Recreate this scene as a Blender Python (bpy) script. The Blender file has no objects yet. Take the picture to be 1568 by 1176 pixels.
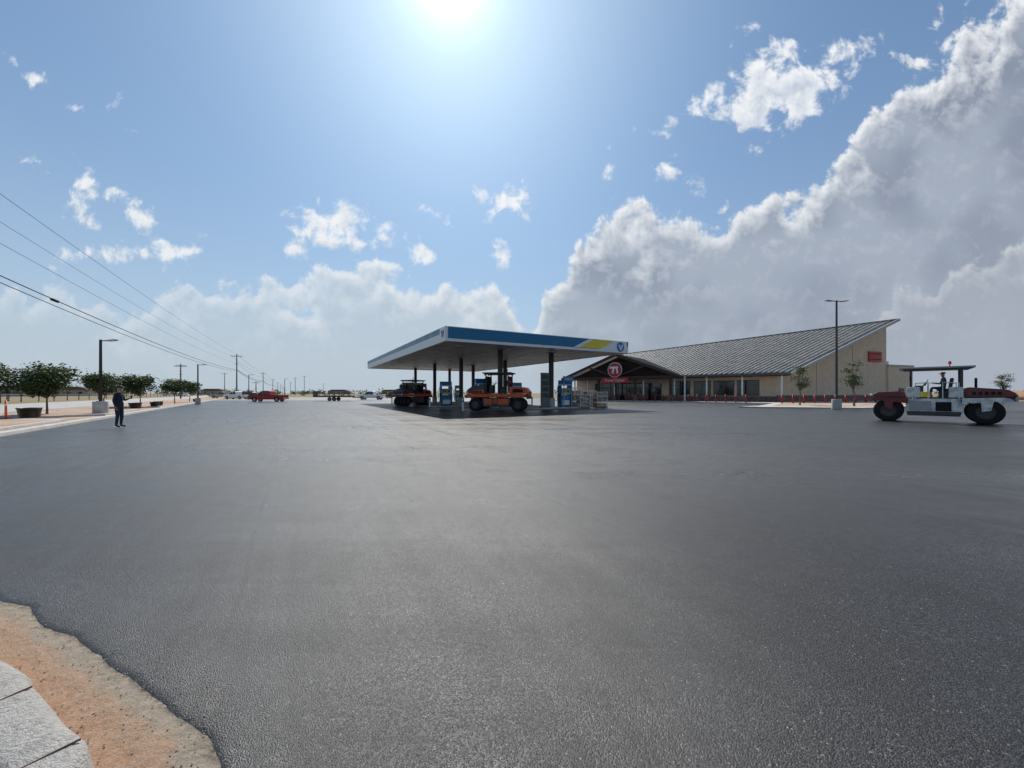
import bpy, bmesh, math, random
from mathutils import Vector, Matrix
from mathutils import noise as mn
random.seed(7)
S = bpy.context.scene
F=589.0; HZ=602.0; CH=1.45
R=math.radians
def gp(x,y,z=0.0):
    d=(CH-z)*F/(y-HZ); return ((x-784)/F*d, d)
# ---------------------------------------------------------------- node helper
class NT:
    def __init__(s,t): s.t=t; s.n=t.nodes; s.l=t.links
    def new(s,k,**kw):
        n=s.n.new(k)
        for a,b in kw.items(): setattr(n,a,b)
        return n
    def put(s,sock,v):
        if v is None: return
        if hasattr(v,'is_output') : s.l.new(v,sock)
        else: sock.default_value=v
    def m(s,op,a,b=None,c=None,clamp=False):
        n=s.new('ShaderNodeMath',operation=op); n.use_clamp=clamp
        s.put(n.inputs[0],a); s.put(n.inputs[1],b); s.put(n.inputs[2],c); return n.outputs[0]
    def vm(s,op,a,b=None):
        n=s.new('ShaderNodeVectorMath',operation=op)
        s.put(n.inputs[0],a); s.put(n.inputs[1],b)
        return n.outputs[1] if op in('LENGTH','DOT_PRODUCT') else n.outputs[0]
    def mix(s,f,a,b,mode='MIX'):
        n=s.new('ShaderNodeMix',data_type='RGBA',blend_type=mode)
        s.put(n.inputs[0],f); s.put(n.inputs[6],a); s.put(n.inputs[7],b); return n.outputs[2]
    def rng(s,v,a,b,c=0.0,d=1.0,smooth=True):
        n=s.new('ShaderNodeMapRange'); n.interpolation_type='SMOOTHSTEP' if smooth else 'LINEAR'
        s.put(n.inputs[0],v)
        for i,q in enumerate((a,b,c,d)): n.inputs[i+1].default_value=q
        return n.outputs[0]
    def noise(s,v,scale,detail=4,rough=.5,dist=0):
        n=s.new('ShaderNodeTexNoise'); s.put(n.inputs['Vector'],v)
        n.inputs['Scale'].default_value=scale; n.inputs['Detail'].default_value=detail
        n.inputs['Roughness'].default_value=rough; n.inputs['Distortion'].default_value=dist
        return n.outputs[0]
def C(c): return (c[0],c[1],c[2],1.0)
def mat(name,col,rough=.6,metal=0.,var=.15,scale=3.,bump=0.,bscale=60.,spec=.5,coat=0.):
    m=bpy.data.materials.new(name); m.use_nodes=True; t=NT(m.node_tree)
    b=t.n['Principled BSDF']; tc=t.new('ShaderNodeTexCoord').outputs['Object']
    n=t.noise(tc,scale,4,.6)
    f=t.rng(n,.3,.7,0,1)
    lo=C([c*(1-var) for c in col]); hi=C([min(1,c*(1+var)) for c in col])
    t.l.new(t.mix(f,lo,hi),b.inputs['Base Color'])
    t.l.new(t.rng(n,.3,.7,max(0.02,rough-.07),min(1,rough+.07)),b.inputs['Roughness'])
    b.inputs['Metallic'].default_value=metal; b.inputs['Specular IOR Level'].default_value=spec
    b.inputs['Coat Weight'].default_value=coat
    if bump>0:
        bn=t.new('ShaderNodeBump'); bn.inputs['Strength'].default_value=1; bn.inputs['Distance'].default_value=bump
        t.l.new(t.noise(tc,bscale,3,.6),bn.inputs['Height']); t.l.new(bn.outputs[0],b.inputs['Normal'])
    return m
# ---------------------------------------------------------------- mesh helpers
COL=S.collection
def link(o,parent=None,world=False):
    COL.objects.link(o)
    if parent is not None:
        o.parent=parent
        if world: o.matrix_parent_inverse=parent.matrix_basis.inverted()
    return o
def empty(name,loc=(0,0,0),rz=0,sc=1):
    e=bpy.data.objects.new(name,None); e.location=loc; e.rotation_euler=(0,0,rz); e.scale=(sc,sc,sc)
    e.empty_display_size=.3
    COL.objects.link(e); return e
def mkobj(name,bm,mats,parent=None,world=False,smooth=False,loc=None,rot=None):
    bmesh.ops.recalc_face_normals(bm,faces=bm.faces)
    me=bpy.data.meshes.new(name); bm.to_mesh(me); bm.free()
    if not isinstance(mats,(list,tuple)): mats=[mats]
    for m in mats: me.materials.append(m)
    if smooth:
        for p in me.polygons: p.use_smooth=True
    o=bpy.data.objects.new(name,me)
    if loc is not None: o.location=loc
    if rot is not None: o.rotation_euler=rot
    return link(o,parent,world)
def box(name,size,loc,mt,parent=None,rot=(0,0,0),bevel=0.,world=False,taper=None):
    bm=bmesh.new(); bmesh.ops.create_cube(bm,size=1)
    for v in bm.verts:
        v.co=Vector((v.co.x*size[0],v.co.y*size[1],v.co.z*size[2]))
        if taper and v.co.z>0: v.co.x*=taper[0]; v.co.y*=taper[1]
    if bevel>0: bmesh.ops.bevel(bm,geom=list(bm.edges),offset=bevel,segments=2,affect='EDGES',profile=.6)
    return mkobj(name,bm,mt,parent,world,False,loc,rot)
def cyl(name,r,h,loc,mt,parent=None,rot=(0,0,0),r2=None,seg=20,bevel=0.,world=False):
    bm=bmesh.new(); bmesh.ops.create_cone(bm,cap_ends=True,segments=seg,radius1=r,radius2=r if r2 is None else r2,depth=h)
    if bevel>0:
        es=[e for e in bm.edges if abs(e.verts[0].co.z-e.verts[1].co.z)<1e-5]
        bmesh.ops.bevel(bm,geom=es,offset=bevel,segments=3,affect='EDGES',profile=.5)
    o=mkobj(name,bm,mt,parent,world,False,loc,rot)
    for p in o.data.polygons: p.use_smooth = len(p.vertices)==4
    return o
def tube(name,pts,r,mt,parent=None,world=False):
    cu=bpy.data.curves.new(name,'CURVE'); cu.dimensions='3D'; cu.bevel_depth=r; cu.bevel_resolution=2
    sp=cu.splines.new('POLY'); sp.points.add(len(pts)-1)
    for i,p in enumerate(pts): sp.points[i].co=(p[0],p[1],p[2],1)
    cu.materials.append(mt); o=bpy.data.objects.new(name,cu); return link(o,parent,world)
def prism(name,prof,y0,y1,mt,parent=None,bevel=0.,world=False,loc=None,rot=None):
    bm=bmesh.new()
    a=[bm.verts.new((x,y0,z)) for x,z in prof]; b=[bm.verts.new((x,y1,z)) for x,z in prof]
    bm.faces.new(a); bm.faces.new(b[::-1]); n=len(prof)
    for i in range(n): bm.faces.new((a[i],a[(i+1)%n],b[(i+1)%n],b[i]))
    bmesh.ops.recalc_face_normals(bm,faces=bm.faces)
    if bevel>0: bmesh.ops.bevel(bm,geom=list(bm.edges),offset=bevel,segments=2,affect='EDGES',profile=.6)
    return mkobj(name,bm,mt,parent,world,False,loc,rot)
def slab(name,pts,z0,z1,mt,parent=None,world=False,bevel=0.):
    bm=bmesh.new(); n=len(pts)
    zt=z1 if isinstance(z1,(list,tuple)) else [z1]*n
    a=[bm.verts.new((p[0],p[1],z0)) for p in pts]; b=[bm.verts.new((p[0],p[1],zt[i])) for i,p in enumerate(pts)]
    bm.faces.new(a); bm.faces.new(b[::-1])
    for i in range(n): bm.faces.new((a[i],a[(i+1)%n],b[(i+1)%n],b[i]))
    bmesh.ops.recalc_face_normals(bm,faces=bm.faces)
    if bevel>0:
        es=[e for e in bm.edges if e.verts[0] in b and e.verts[1] in b]
        bmesh.ops.bevel(bm,geom=es,offset=bevel,segments=2,affect='EDGES')
    return mkobj(name,bm,mt,parent,world)
def sheet(name,pts,z,mt,parent=None):
    bm=bmesh.new(); bm.faces.new([bm.verts.new((p[0],p[1],z)) for p in pts])
    bmesh.ops.triangulate(bm,faces=bm.faces)
    for f in bm.faces:
        if f.normal.z<0: f.normal_flip()
    me=bpy.data.meshes.new(name); bm.to_mesh(me); bm.free(); me.materials.append(mt)
    return link(bpy.data.objects.new(name,me),parent)
# ---------------------------------------------------------------- materials
def asphalt_mat():
    m=bpy.data.materials.new('fresh_asphalt'); m.use_nodes=True; t=NT(m.node_tree); b=t.n['Principled BSDF']
    tc=t.new('ShaderNodeTexCoord').outputs['Object']
    mp=t.new('ShaderNodeMapping'); t.l.new(tc,mp.inputs[0]); mp.inputs['Rotation'].default_value=(0,0,R(-29))
    rc=mp.outputs[0]
    vo=t.new('ShaderNodeTexVoronoi'); t.l.new(tc,vo.inputs['Vector']); vo.inputs['Scale'].default_value=150
    sep=t.new('ShaderNodeSeparateColor'); t.l.new(vo.outputs['Color'],sep.inputs[0])
    big=t.noise(rc,.16,4,.55); mid=t.noise(tc,1.3,5,.65)
    sx=t.new('ShaderNodeSeparateXYZ'); t.l.new(rc,sx.inputs[0])
    wob=t.noise(tc,.5,3,.5)
    xx=t.m('ADD',sx.outputs[0],t.m('MULTIPLY_ADD',t.m('SUBTRACT',wob,.5),.25,2.1))
    lane=t.m('FRACT',t.m('DIVIDE',xx,3.4)); seam=t.rng(t.m('ABSOLUTE',t.m('SUBTRACT',lane,.5)),0.0,.010,1,0)
    seam=t.m('MULTIPLY',seam,t.rng(mid,.4,.6,.2,1))
    wn=t.new('ShaderNodeTexWhiteNoise',noise_dimensions='1D'); t.l.new(t.m('FLOOR',t.m('DIVIDE',xx,3.4)),wn.inputs['W'])
    st=t.new('ShaderNodeMapping'); t.l.new(rc,st.inputs[0]); st.inputs['Scale'].default_value=(2.6,.05,1)
    strk=t.noise(st.outputs[0],1.0,5,.6)
    st2=t.new('ShaderNodeMapping'); t.l.new(tc,st2.inputs[0]); st2.inputs['Scale'].default_value=(.06,1.0,1); st2.inputs['Rotation'].default_value=(0,0,R(8))
    strk2=t.noise(st2.outputs[0],1.0,5,.65)
    val=t.m('MULTIPLY_ADD',t.m('POWER',sep.outputs[0],2.6),.060,.008)
    s1=t.rng(strk,.35,.65); s2=t.rng(strk2,.35,.65); s3=t.rng(mid,.32,.68); s4=t.rng(big,.35,.65)
    k=t.m('ADD',t.m('MULTIPLY_ADD',s1,.30,.35),t.m('ADD',t.m('MULTIPLY',s2,.35),t.m('ADD',t.m('MULTIPLY',s3,.30),t.m('MULTIPLY',s4,.40))))
    k=t.m('ADD',k,t.m('MULTIPLY',wn.outputs[0],.15))
    k=t.m('SUBTRACT',k,t.m('MULTIPLY',seam,.3))
    val=t.m('MULTIPLY',val,k)
    cc=t.new('ShaderNodeCombineColor'); t.l.new(t.m('MULTIPLY',val,1.03),cc.inputs[0]); t.l.new(val,cc.inputs[1]); t.l.new(val,cc.inputs[2])
    peb=t.rng(sep.outputs[1],.990,.997,0,.8,False)
    col=t.mix(peb,cc.outputs[0],(.26,.24,.22,1))
    dm=t.vm('LENGTH',t.vm('MULTIPLY',t.vm('SUBTRACT',rc,( -0.42,2.3,0)),(5.5,1.0,0)))
    dn=t.noise(tc,9,6,.75)
    dmask=t.m('MULTIPLY',t.rng(dm,.1,1.1,1,0),t.rng(dn,.5,.68,0,.55))
    col=t.mix(dmask,col,(.13,.10,.07,1))
    t.l.new(col,b.inputs['Base Color'])
    ro=t.m('MULTIPLY_ADD',s1,-.07,.52); ro=t.m('MULTIPLY_ADD',s2,-.09,ro); ro=t.m('MULTIPLY_ADD',s3,-.07,ro); ro=t.m('MULTIPLY_ADD',s4,-.07,ro)
    ro=t.m('ADD',ro,t.m('MULTIPLY',seam,.12))
    t.l.new(ro,b.inputs['Roughness']); b.inputs['Specular IOR Level'].default_value=.50
    h=t.m('ADD',t.m('MULTIPLY',vo.outputs['Distance'],-1.1),t.m('MULTIPLY',t.noise(tc,330,2,.6),.6))
    h=t.m('ADD',h,t.m('MULTIPLY',sep.outputs[2],.8))
    bn=t.new('ShaderNodeBump'); bn.inputs['Strength'].default_value=.9; bn.inputs['Distance'].default_value=.0022
    t.l.new(h,bn.inputs['Height']); t.l.new(bn.outputs[0],b.inputs['Normal'])
    return m
def soil_mat(name,c1,c2,c3,sc=.35):
    m=bpy.data.materials.new(name); m.use_nodes=True; t=NT(m.node_tree); b=t.n['Principled BSDF']
    tc=t.new('ShaderNodeTexCoord').outputs['Object']
    a=t.noise(tc,sc,6,.6); d=t.noise(tc,sc*14,5,.7); e=t.noise(tc,sc*60,4,.7)
    col=t.mix(t.rng(a,.38,.62),C(c1),C(c2)); col=t.mix(t.rng(d,.5,.66),col,C(c3))
    col=t.mix(t.rng(e,.35,.75,0,.5),col,C([c*.45 for c in c1]))
    t.l.new(col,b.inputs['Base Color']); b.inputs['Roughness'].default_value=.95; b.inputs['Specular IOR Level'].default_value=.15
    bn=t.new('ShaderNodeBump'); bn.inputs['Distance'].default_value=.02; t.l.new(t.m('ADD',d,e),bn.inputs['Height']); t.l.new(bn.outputs[0],b.inputs['Normal'])
    return m
M={}
M['asphalt']=asphalt_mat()
M['field']=soil_mat('dry_field',(.27,.21,.13),(.22,.19,.10),(.33,.25,.16),.03)
M['verge']=soil_mat('verge_soil',(.42,.25,.16),(.48,.40,.32),(.55,.50,.44),.5)
M['road']=mat('concrete_road',(.36,.35,.33),.8,0,.12,.8,.002,90)
M['conc']=mat('concrete',(.46,.44,.41),.85,0,.15,2.5,.003,70)
M['pad']=mat('concrete_pad',(.25,.24,.23),.8,0,.18,.7,.002,70)
M['dirt']=soil_mat('orange_dirt',(.62,.33,.19),(.58,.30,.17),(.60,.42,.29),2.0)
M['kerb']=soil_mat('kerb_concrete',(.52,.49,.45),(.56,.54,.51),(.44,.42,.39),1.4)
M['white']=mat('white_paint',(.78,.78,.77),.45,0,.05,2)
M['offwhite']=mat('canopy_soffit',(.50,.45,.40),.5,0,.05,.6)
M['grey']=mat('grey_metal',(.35,.35,.35),.5,.3,.1,4)
M['dgrey']=mat('dark_metal',(.06,.06,.06),.5,.3,.2,5)
M['black']=mat('black_rubber',(.018,.018,.018),.85,0,.3,9,.003,60,.25)
M['bronze']=mat('bronze_pole',(.05,.045,.04),.5,.4,.1,4)
M['teal']=mat('teal_fascia',(.0,.15,.30),.35,0,.05,1,0,60,.4)
M['blue']=mat('blue_panel',(.01,.18,.42),.4,0,.06,2)
M['yellow']=mat('yellow_panel',(.80,.62,.03),.45,0,.05,2)
M['beige']=mat('beige_stucco',(.68,.52,.37),.9,0,.08,1.2,.004,40)
M['stone']=mat('brown_stone',(.20,.12,.09),.9,0,.45,3.5,.03,6)
M['brown']=mat('brown_timber',(.06,.03,.022),.7,0,.25,2)
M['roof']=mat('standing_seam_metal',(.36,.36,.345),.5,.15,.10,.6,0,60,.5)
M['seam']=mat('roof_seam_metal',(.22,.22,.21),.5,.15,.10,.6,0,60,.5)
M['fasciaD']=mat('dark_fascia',(.09,.08,.075),.55,.2,.1,2)
M['red']=mat('red_paint',(.48,.015,.02),.45,0,.1,3)
M['bred']=mat('bollard_red',(.30,.008,.014),.5,0,.1,3)
M['dred']=mat('dark_red_paint',(.13,.010,.016),.45,0,.35,4,0,60,.5,.2)
M['dwhite']=mat('worn_white_paint',(.62,.61,.58),.5,0,.35,3.2)
M['orange']=mat('orange_paint',(.62,.075,.015),.45,0,.3,3,0,60,.5,.2)
M['glass']=mat('dark_glass',(.012,.015,.018),.06,0,.1,1,0,60,.7)
M['chrome']=mat('steel',(.5,.5,.5),.3,.9,.05,3)
M['wood']=mat('utility_wood',(.11,.085,.065),.9,0,.25,4,.01,20)
M['bark']=mat('bark',(.13,.10,.07),.95,0,.3,12,.01,40)
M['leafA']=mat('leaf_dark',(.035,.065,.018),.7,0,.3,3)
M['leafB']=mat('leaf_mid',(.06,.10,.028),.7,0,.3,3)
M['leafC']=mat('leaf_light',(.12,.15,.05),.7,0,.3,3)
M['leafD']=mat('leaf_olive',(.12,.115,.05),.7,0,.3,3)
M['skin']=mat('skin',(.45,.26,.18),.6,0,.08,20)
M['shirtd']=mat('navy_shirt',(.025,.03,.045),.9,0,.2,14,.003,50)
M['jeans']=mat('dark_jeans',(.03,.04,.065),.9,0,.25,14,.003,50)
M['shirtw']=mat('work_shirt',(.12,.12,.13),.9,0,.2,14)
M['plastic']=mat('black_plastic',(.02,.02,.02),.5,0,.2,6)
M['cone']=mat('safety_orange',(.75,.13,.02),.5,0,.08,3)
M['wrap']=mat('shrink_wrapped_goods',(.42,.41,.40),.4,0,.45,5)
M['boards']=mat('trailer_deck',(.22,.16,.11),.9,0,.3,4)
M['housew']=mat('house_wall',(.42,.36,.30),.9,0,.1,1)
M['houser']=mat('house_roof',(.14,.11,.10),.9,0,.2,1)
M['signpost']=mat('board_grey',(.16,.16,.15),.6,0,.2,2)
M['headlamp']=mat('lamp_lens',(.75,.75,.72),.2,0,.03,2)
# ---------------------------------------------------------------- sun / sky
sun_dir=Vector((-.165,1,1.12)).normalized()
elev=math.asin(sun_dir.z); az=math.atan2(sun_dir.x,sun_dir.y)
sl=bpy.data.lights.new('sun','SUN'); sl.energy=4.8; sl.angle=R(.55); sl.color=(1,.95,.87)
so=bpy.data.objects.new('sun',sl); so.rotation_euler=(-sun_dir).to_track_quat('-Z','Y').to_euler(); so.location=(0,0,60); COL.objects.link(so)
W=bpy.data.worlds.new('World'); S.world=W; W.use_nodes=True; W.node_tree.nodes.clear(); t=NT(W.node_tree)
try:
    W.cycles.sampling_method='MANUAL'; W.cycles.sample_map_resolution=256
except Exception as ex: print(ex)
out=t.new('ShaderNodeOutputWorld'); bg=t.new('ShaderNodeBackground'); t.l.new(bg.outputs[0],out.inputs[0])
sk=t.new('ShaderNodeTexSky',sky_type='NISHITA'); sk.sun_disc=False; sk.sun_elevation=elev; sk.sun_rotation=az
sk.air_density=1.0; sk.dust_density=1.0; sk.ozone_density=1.8; sk.altitude=900
dirn=t.vm('NORMALIZE',t.new('ShaderNodeTexCoord').outputs['Generated'])
sx=t.new('ShaderNodeSeparateXYZ'); t.l.new(dirn,sx.inputs[0])
dy=t.m('MAXIMUM',sx.outputs[1],.03)
u=t.m('DIVIDE',sx.outputs[0],dy); v=t.m('DIVIDE',sx.outputs[2],dy)
cb=t.new('ShaderNodeCombineXYZ'); t.l.new(u,cb.inputs[0]); t.l.new(v,cb.inputs[1]); Pv=cb.outputs[0]
K=10.0
def noise2(vec,scale,detail,rough,dist=0.):
    n=t.new('ShaderNodeTexNoise',noise_dimensions='2D'); t.l.new(vec,n.inputs['Vector'])
    n.inputs['Scale'].default_value=scale; n.inputs['Detail'].default_value=detail; n.inputs['Roughness'].default_value=rough; n.inputs['Distortion'].default_value=dist
    return t.m('SUBTRACT',n.outputs[0],.5)
n1=noise2(Pv,4.2,2,.5)
n2=noise2(Pv,13,6,.60,.15)
sh=t.new('ShaderNodeVectorMath',operation='ADD'); t.l.new(Pv,sh.inputs[0]); sh.inputs[1].default_value=(-.008,.020,0)
n2s=noise2(sh.outputs[0],13,3,.60,.15)
nslope=t.m('SUBTRACT',n2,n2s)
def edge_curve(pts):
    us=t.rng(u,-1.4,1.4,0,1,False)
    n=t.new('ShaderNodeFloatCurve'); t.l.new(us,n.inputs['Value']); c=n.mapping.curves[0]
    Pp=[(min(1,max(0,((x-784)/F+1.4)/2.8)),(HZ-y)/F/1.4) for x,y in pts]
    Pp=[(0,Pp[0][1])]+Pp+[(1,Pp[-1][1])]
    c.points[0].location=Pp[0]; c.points[1].location=Pp[-1]
    for q in Pp[1:-1]: c.points.new(*q)
    for p in c.points: p.handle_type='AUTO_CLAMPED'
    n.mapping.use_clip=False; n.mapping.update()
    return t.m('MULTIPLY_ADD',n.outputs[0],1.4,t.m('MULTIPLY',v,-1.))
rotP={0:Pv}
def rotated(deg):
    if deg not in rotP:
        n=t.new('ShaderNodeVectorRotate',rotation_type='Z_AXIS'); t.l.new(Pv,n.inputs['Vector']); n.inputs['Angle'].default_value=R(-deg); rotP[deg]=n.outputs[0]
    return rotP[deg]
def blobs_field(blobs):
    cur=None
    for bl in blobs:
        x,y,rx,ry=bl[:4]; dg=bl[4] if len(bl)>4 else 0
        cx=(x-784)/F; cy=(HZ-y)/F; th=R(dg); a=F/rx; b=F/ry
        qx=cx*math.cos(th)+cy*math.sin(th); qy=-cx*math.sin(th)+cy*math.cos(th)
        n=t.new('ShaderNodeVectorMath',operation='MULTIPLY_ADD'); t.l.new(rotated(dg),n.inputs[0])
        n.inputs[1].default_value=(a,b,0); n.inputs[2].default_value=(-qx*a,-qy*b,0)
        r=min(rx,ry)/F
        f=t.m('MULTIPLY_ADD',t.vm('LENGTH',n.outputs[0]),-r,r)
        cur=f if cur is None else t.m('MAXIMUM',cur,f)
    return cur
dt=t.m('MAXIMUM',t.vm('DOT_PRODUCT',dirn,tuple(sun_dir)),0.)
halo=t.m('ADD',t.m('MULTIPLY',t.m('POWER',dt,420),.8),t.m('MULTIPLY',t.m('POWER',dt,11),.27))
hc=t.new('ShaderNodeCombineColor')
for i,q in enumerate((.88,1.0,1.03)): t.l.new(t.m('MULTIPLY',halo,q*K),hc.inputs[i])
col=t.mix(1.0,t.mix(1.0,sk.outputs[0],(.72,.99,1.12,1),'MULTIPLY'),hc.outputs[0],'ADD')
el=t.m('MAXIMUM',sx.outputs[2],0.)
hz=t.m('EXPONENT',t.m('MULTIPLY',el,-3.9))
col=t.mix(t.m('MULTIPLY',hz,.88),col,(.49*K,.60*K,.70*K,1))
def comp(col,f,lo,hi,white,grey,th0,th1,w0,w1,amax,kk,kend=1.):
    alpha=t.m('MULTIPLY',t.rng(f,lo,hi),amax)
    sl_=t.m('MULTIPLY',nslope,t.rng(f,0.,.26,kk,kk*kend))
    w=t.m('ADD',sl_,t.rng(f,th0,th1,w0,w1),clamp=True)
    c=t.mix(w,grey,C([q*K for q in white]))
    return t.mix(alpha,col,c)
f=edge_curve([(0,418),(60,435),(130,462),(200,468),(300,452),(345,416),(450,420),(520,406),(600,420),(700,430),(760,452),(812,468),(835,405),(868,385),(890,345),(940,330),(1000,342),(1060,335),(1110,328),(1150,300),(1215,282),(1275,235),(1310,190),(1350,125),(1400,75),(1470,35),(1520,0),(1568,-40)])
f=t.m('MULTIPLY',f,t.rng(u,.55,.95,1.,.72))
f=t.m('MULTIPLY_ADD',n1,.26,f); f=t.m('MULTIPLY_ADD',n2,.26,f)
greyc=t.mix(t.rng(u,.02,.16),(.50*K,.59*K,.68*K,1),t.mix(t.rng(n1,-.18,.18),(.25*K,.29*K,.38*K,1),(.37*K,.42*K,.51*K,1)))
aU=t.rng(u,-1.2,.1,.55,.95)
col=comp(col,f,-.004,.045,(.91,.93,.95),greyc,.01,.15,.82,.0,aU,3.0,.18)
f=edge_curve([(0,700),(1180,640),(1240,560),(1300,492),(1345,472),(1385,450),(1430,432),(1450,402),(1500,386),(1568,366)])
f=t.m('MULTIPLY_ADD',n1,.10,f); f=t.m('MULTIPLY_ADD',n2,.22,f)
col=comp(col,f,-.004,.04,(.74,.75,.78),(.38*K,.41*K,.49*K,1),.0,.08,.8,.0,.75,2.2,.1)
f=blobs_field([(1162,150,36,70),(1225,140,54,42,35),(1290,82,42,17,35),(1190,85,34,26),(150,350,36,13,-32),(190,318,62,9,-32),(250,372,46,18,-32),(165,386,50,13),
 (505,338,52,20),(518,377,44,9),(460,385,18,8),(765,306,33,17),(647,387,23,14,-32),(672,327,10,6),
 (62,125,24,7,-32),(187,174,13,7,-32),(1085,145,17,22,-32),(1000,205,17,8),(1040,268,20,11,-32),(930,255,14,8),(768,390,8,6)])
f=t.m('MULTIPLY_ADD',n1,.05,f); f=t.m('MULTIPLY_ADD',n2,.19,f)
col=comp(col,f,-.012,.035,(.97,.98,.99),(.58*K,.65*K,.75*K,1),.01,.07,.9,.3,.95,2.8)
hz2=t.m('EXPONENT',t.m('MULTIPLY',el,-5.0))
hcR=t.mix(t.rng(sx.outputs[0],-.2,.6),(.48*K,.56*K,.63*K,1),(.39*K,.44*K,.51*K,1))
col=t.mix(t.m('MULTIPLY',hz2,.95),col,hcR)
t.l.new(col,bg.inputs[0]); bg.inputs[1].default_value=.1
# ---------------------------------------------------------------- ground
sheet('ground',[(-3500,-300),(3500,-300),(3500,4000),(-3500,4000)],-.012,M['field'])
kd=Vector((-.554,.832)); K0=Vector((-17.1,12.9)); kn=Vector((-.832,-.554))
def kp(s,o): q=K0+kd*s+kn*o; return (q.x,q.y)
sheet('asphalt_lot',[kp(-60,0),(60,-60),(120,-20),(95,60),(70,90),(20,110),(-30,104),kp(82,0),kp(30,0)],0.0,M['asphalt'])
sheet('concrete_apron_pavement',[(-60,76),(-20,80),(-10,98),(-14,130),(-85,135)],.004,M['pad'])
sheet('verge_ground',[kp(-60,.3),kp(140,.3),kp(140,8),kp(-60,8)],-.004,M['verge'])
sheet('road',[kp(-80,8),kp(900,8),kp(900,20),kp(-80,20)],-.002,M['road'])
def kerb(name,pts,w,h,mt,gap=0.):
    e=empty(name,(pts[0][0],pts[0][1],0))
    bm=bmesh.new(); L=[];
    n=len(pts)
    for i,p in enumerate(pts):
        a=Vector(pts[max(0,i-1)]); b=Vector(pts[min(n-1,i+1)]); d=(b-a).normalized(); nn=Vector((-d.y,d.x)); q=Vector(p)
        prof=[(0,-.02),(0.02,h-.02),(.04,h),(w-.03,h),(w,h-.03),(w,-.02)]
        L.append([bm.verts.new((q.x+nn.x*o,q.y+nn.y*o,z)) for o,z in prof])
    for i in range(n-1):
        for j in range(5): bm.faces.new((L[i][j],L[i][j+1],L[i+1][j+1],L[i+1][j]))
    bm.faces.new(L[0]); bm.faces.new(L[-1][::-1])
    mkobj('kerb_body',bm,mt,e,True); return e
kerb('verge_kerb',[kp(s,0) for s in range(-30,140,5)],.3,.13,M['conc'])
kerb('road_kerb',[kp(s,7.6) for s in range(-30,140,5)],.3,.13,M['conc'])
for s0,s1 in ((2,9),(15,24),(32,42)):
    pts=[kp(s0,1),kp(s1,1),kp(s1+1.5,3),kp(s1,5.5),kp(s0,5.5),kp(s0-1.5,3)]
    slab('planting_bed_kerb',pts,0,.12,M['conc'],bevel=.03)
    c=Vector((sum(p[0] for p in pts)/6,sum(p[1] for p in pts)/6))
    sheet('planting_bed_soil',[tuple(c+(Vector(p)-c)*.88) for p in pts],.125,M['verge'])
# foreground island --------------------------------------------------------
def cat(pts,n):
    o=[]; P_=[Vector(p) for p in pts]; P_=[P_[0]*2-P_[1]]+P_+[P_[-1]*2-P_[-2]]
    for i in range(1,len(P_)-2):
        for k in range(n):
            s=k/n; a,b,c,d=P_[i-1:i+3]
            o.append(.5*((2*b)+(c-a)*s+(2*a-5*b+4*c-d)*s*s+(3*b-a-3*c+d)*s**3))
    o.append(P_[-2]); return o
outer=cat([(-9,4.4),(-6,3.6)]+[gp(*p) for p in [(0,918),(90,963),(170,1018),(255,1075),(345,1178)]]+[(-.86,1.0),(-.7,.3),(-.65,-1.5)],14)
inner=cat([(-9,3.65),(-5.4,2.95)]+[gp(*p) for p in [(0,1030),(60,1078),(108,1135),(142,1198)]]+[(-1.42,1.0),(-1.3,.2),(-1.25,-1.5)],14)
rnd=random.Random(3)
island=empty('concrete_kerb_island',(-2,1,0))
def atlen(poly,f):
    x=f*(len(poly)-1); i=min(int(x),len(poly)-2); return poly[i].lerp(poly[i+1],x-i)
NS=260; rows=[]
def jagf(f):
    p=atlen(outer,f); return p+Vector((.7,.7))*(.06*mn.noise(Vector((p.x*2.6,p.y*2.6,1)))+.014*mn.noise(Vector((p.x*9,p.y*9,4)))+.004*mn.noise(Vector((p.x*40,p.y*40,4))))
bm=bmesh.new()
WS=((-.10,.003),(.0,.004),(.12,.006),(.3,.010),(.5,.012),(.75,.008),(1.0,.008),(1.1,.010))
for i in range(NS+1):
    f=i/NS; a=jagf(f); b=atlen(inner,f); row=[]
    for k,(w,z) in enumerate(WS):
        q=a.lerp(b,w); row.append(bm.verts.new((q.x,q.y,z+(.004*mn.noise(Vector((q.x*6,q.y*6,2))) if w>.2 else 0))))
    rows.append(row)
for i in range(NS):
    for k in range(len(WS)-1): bm.faces.new((rows[i][k],rows[i][k+1],rows[i+1][k+1],rows[i+1][k]))
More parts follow.
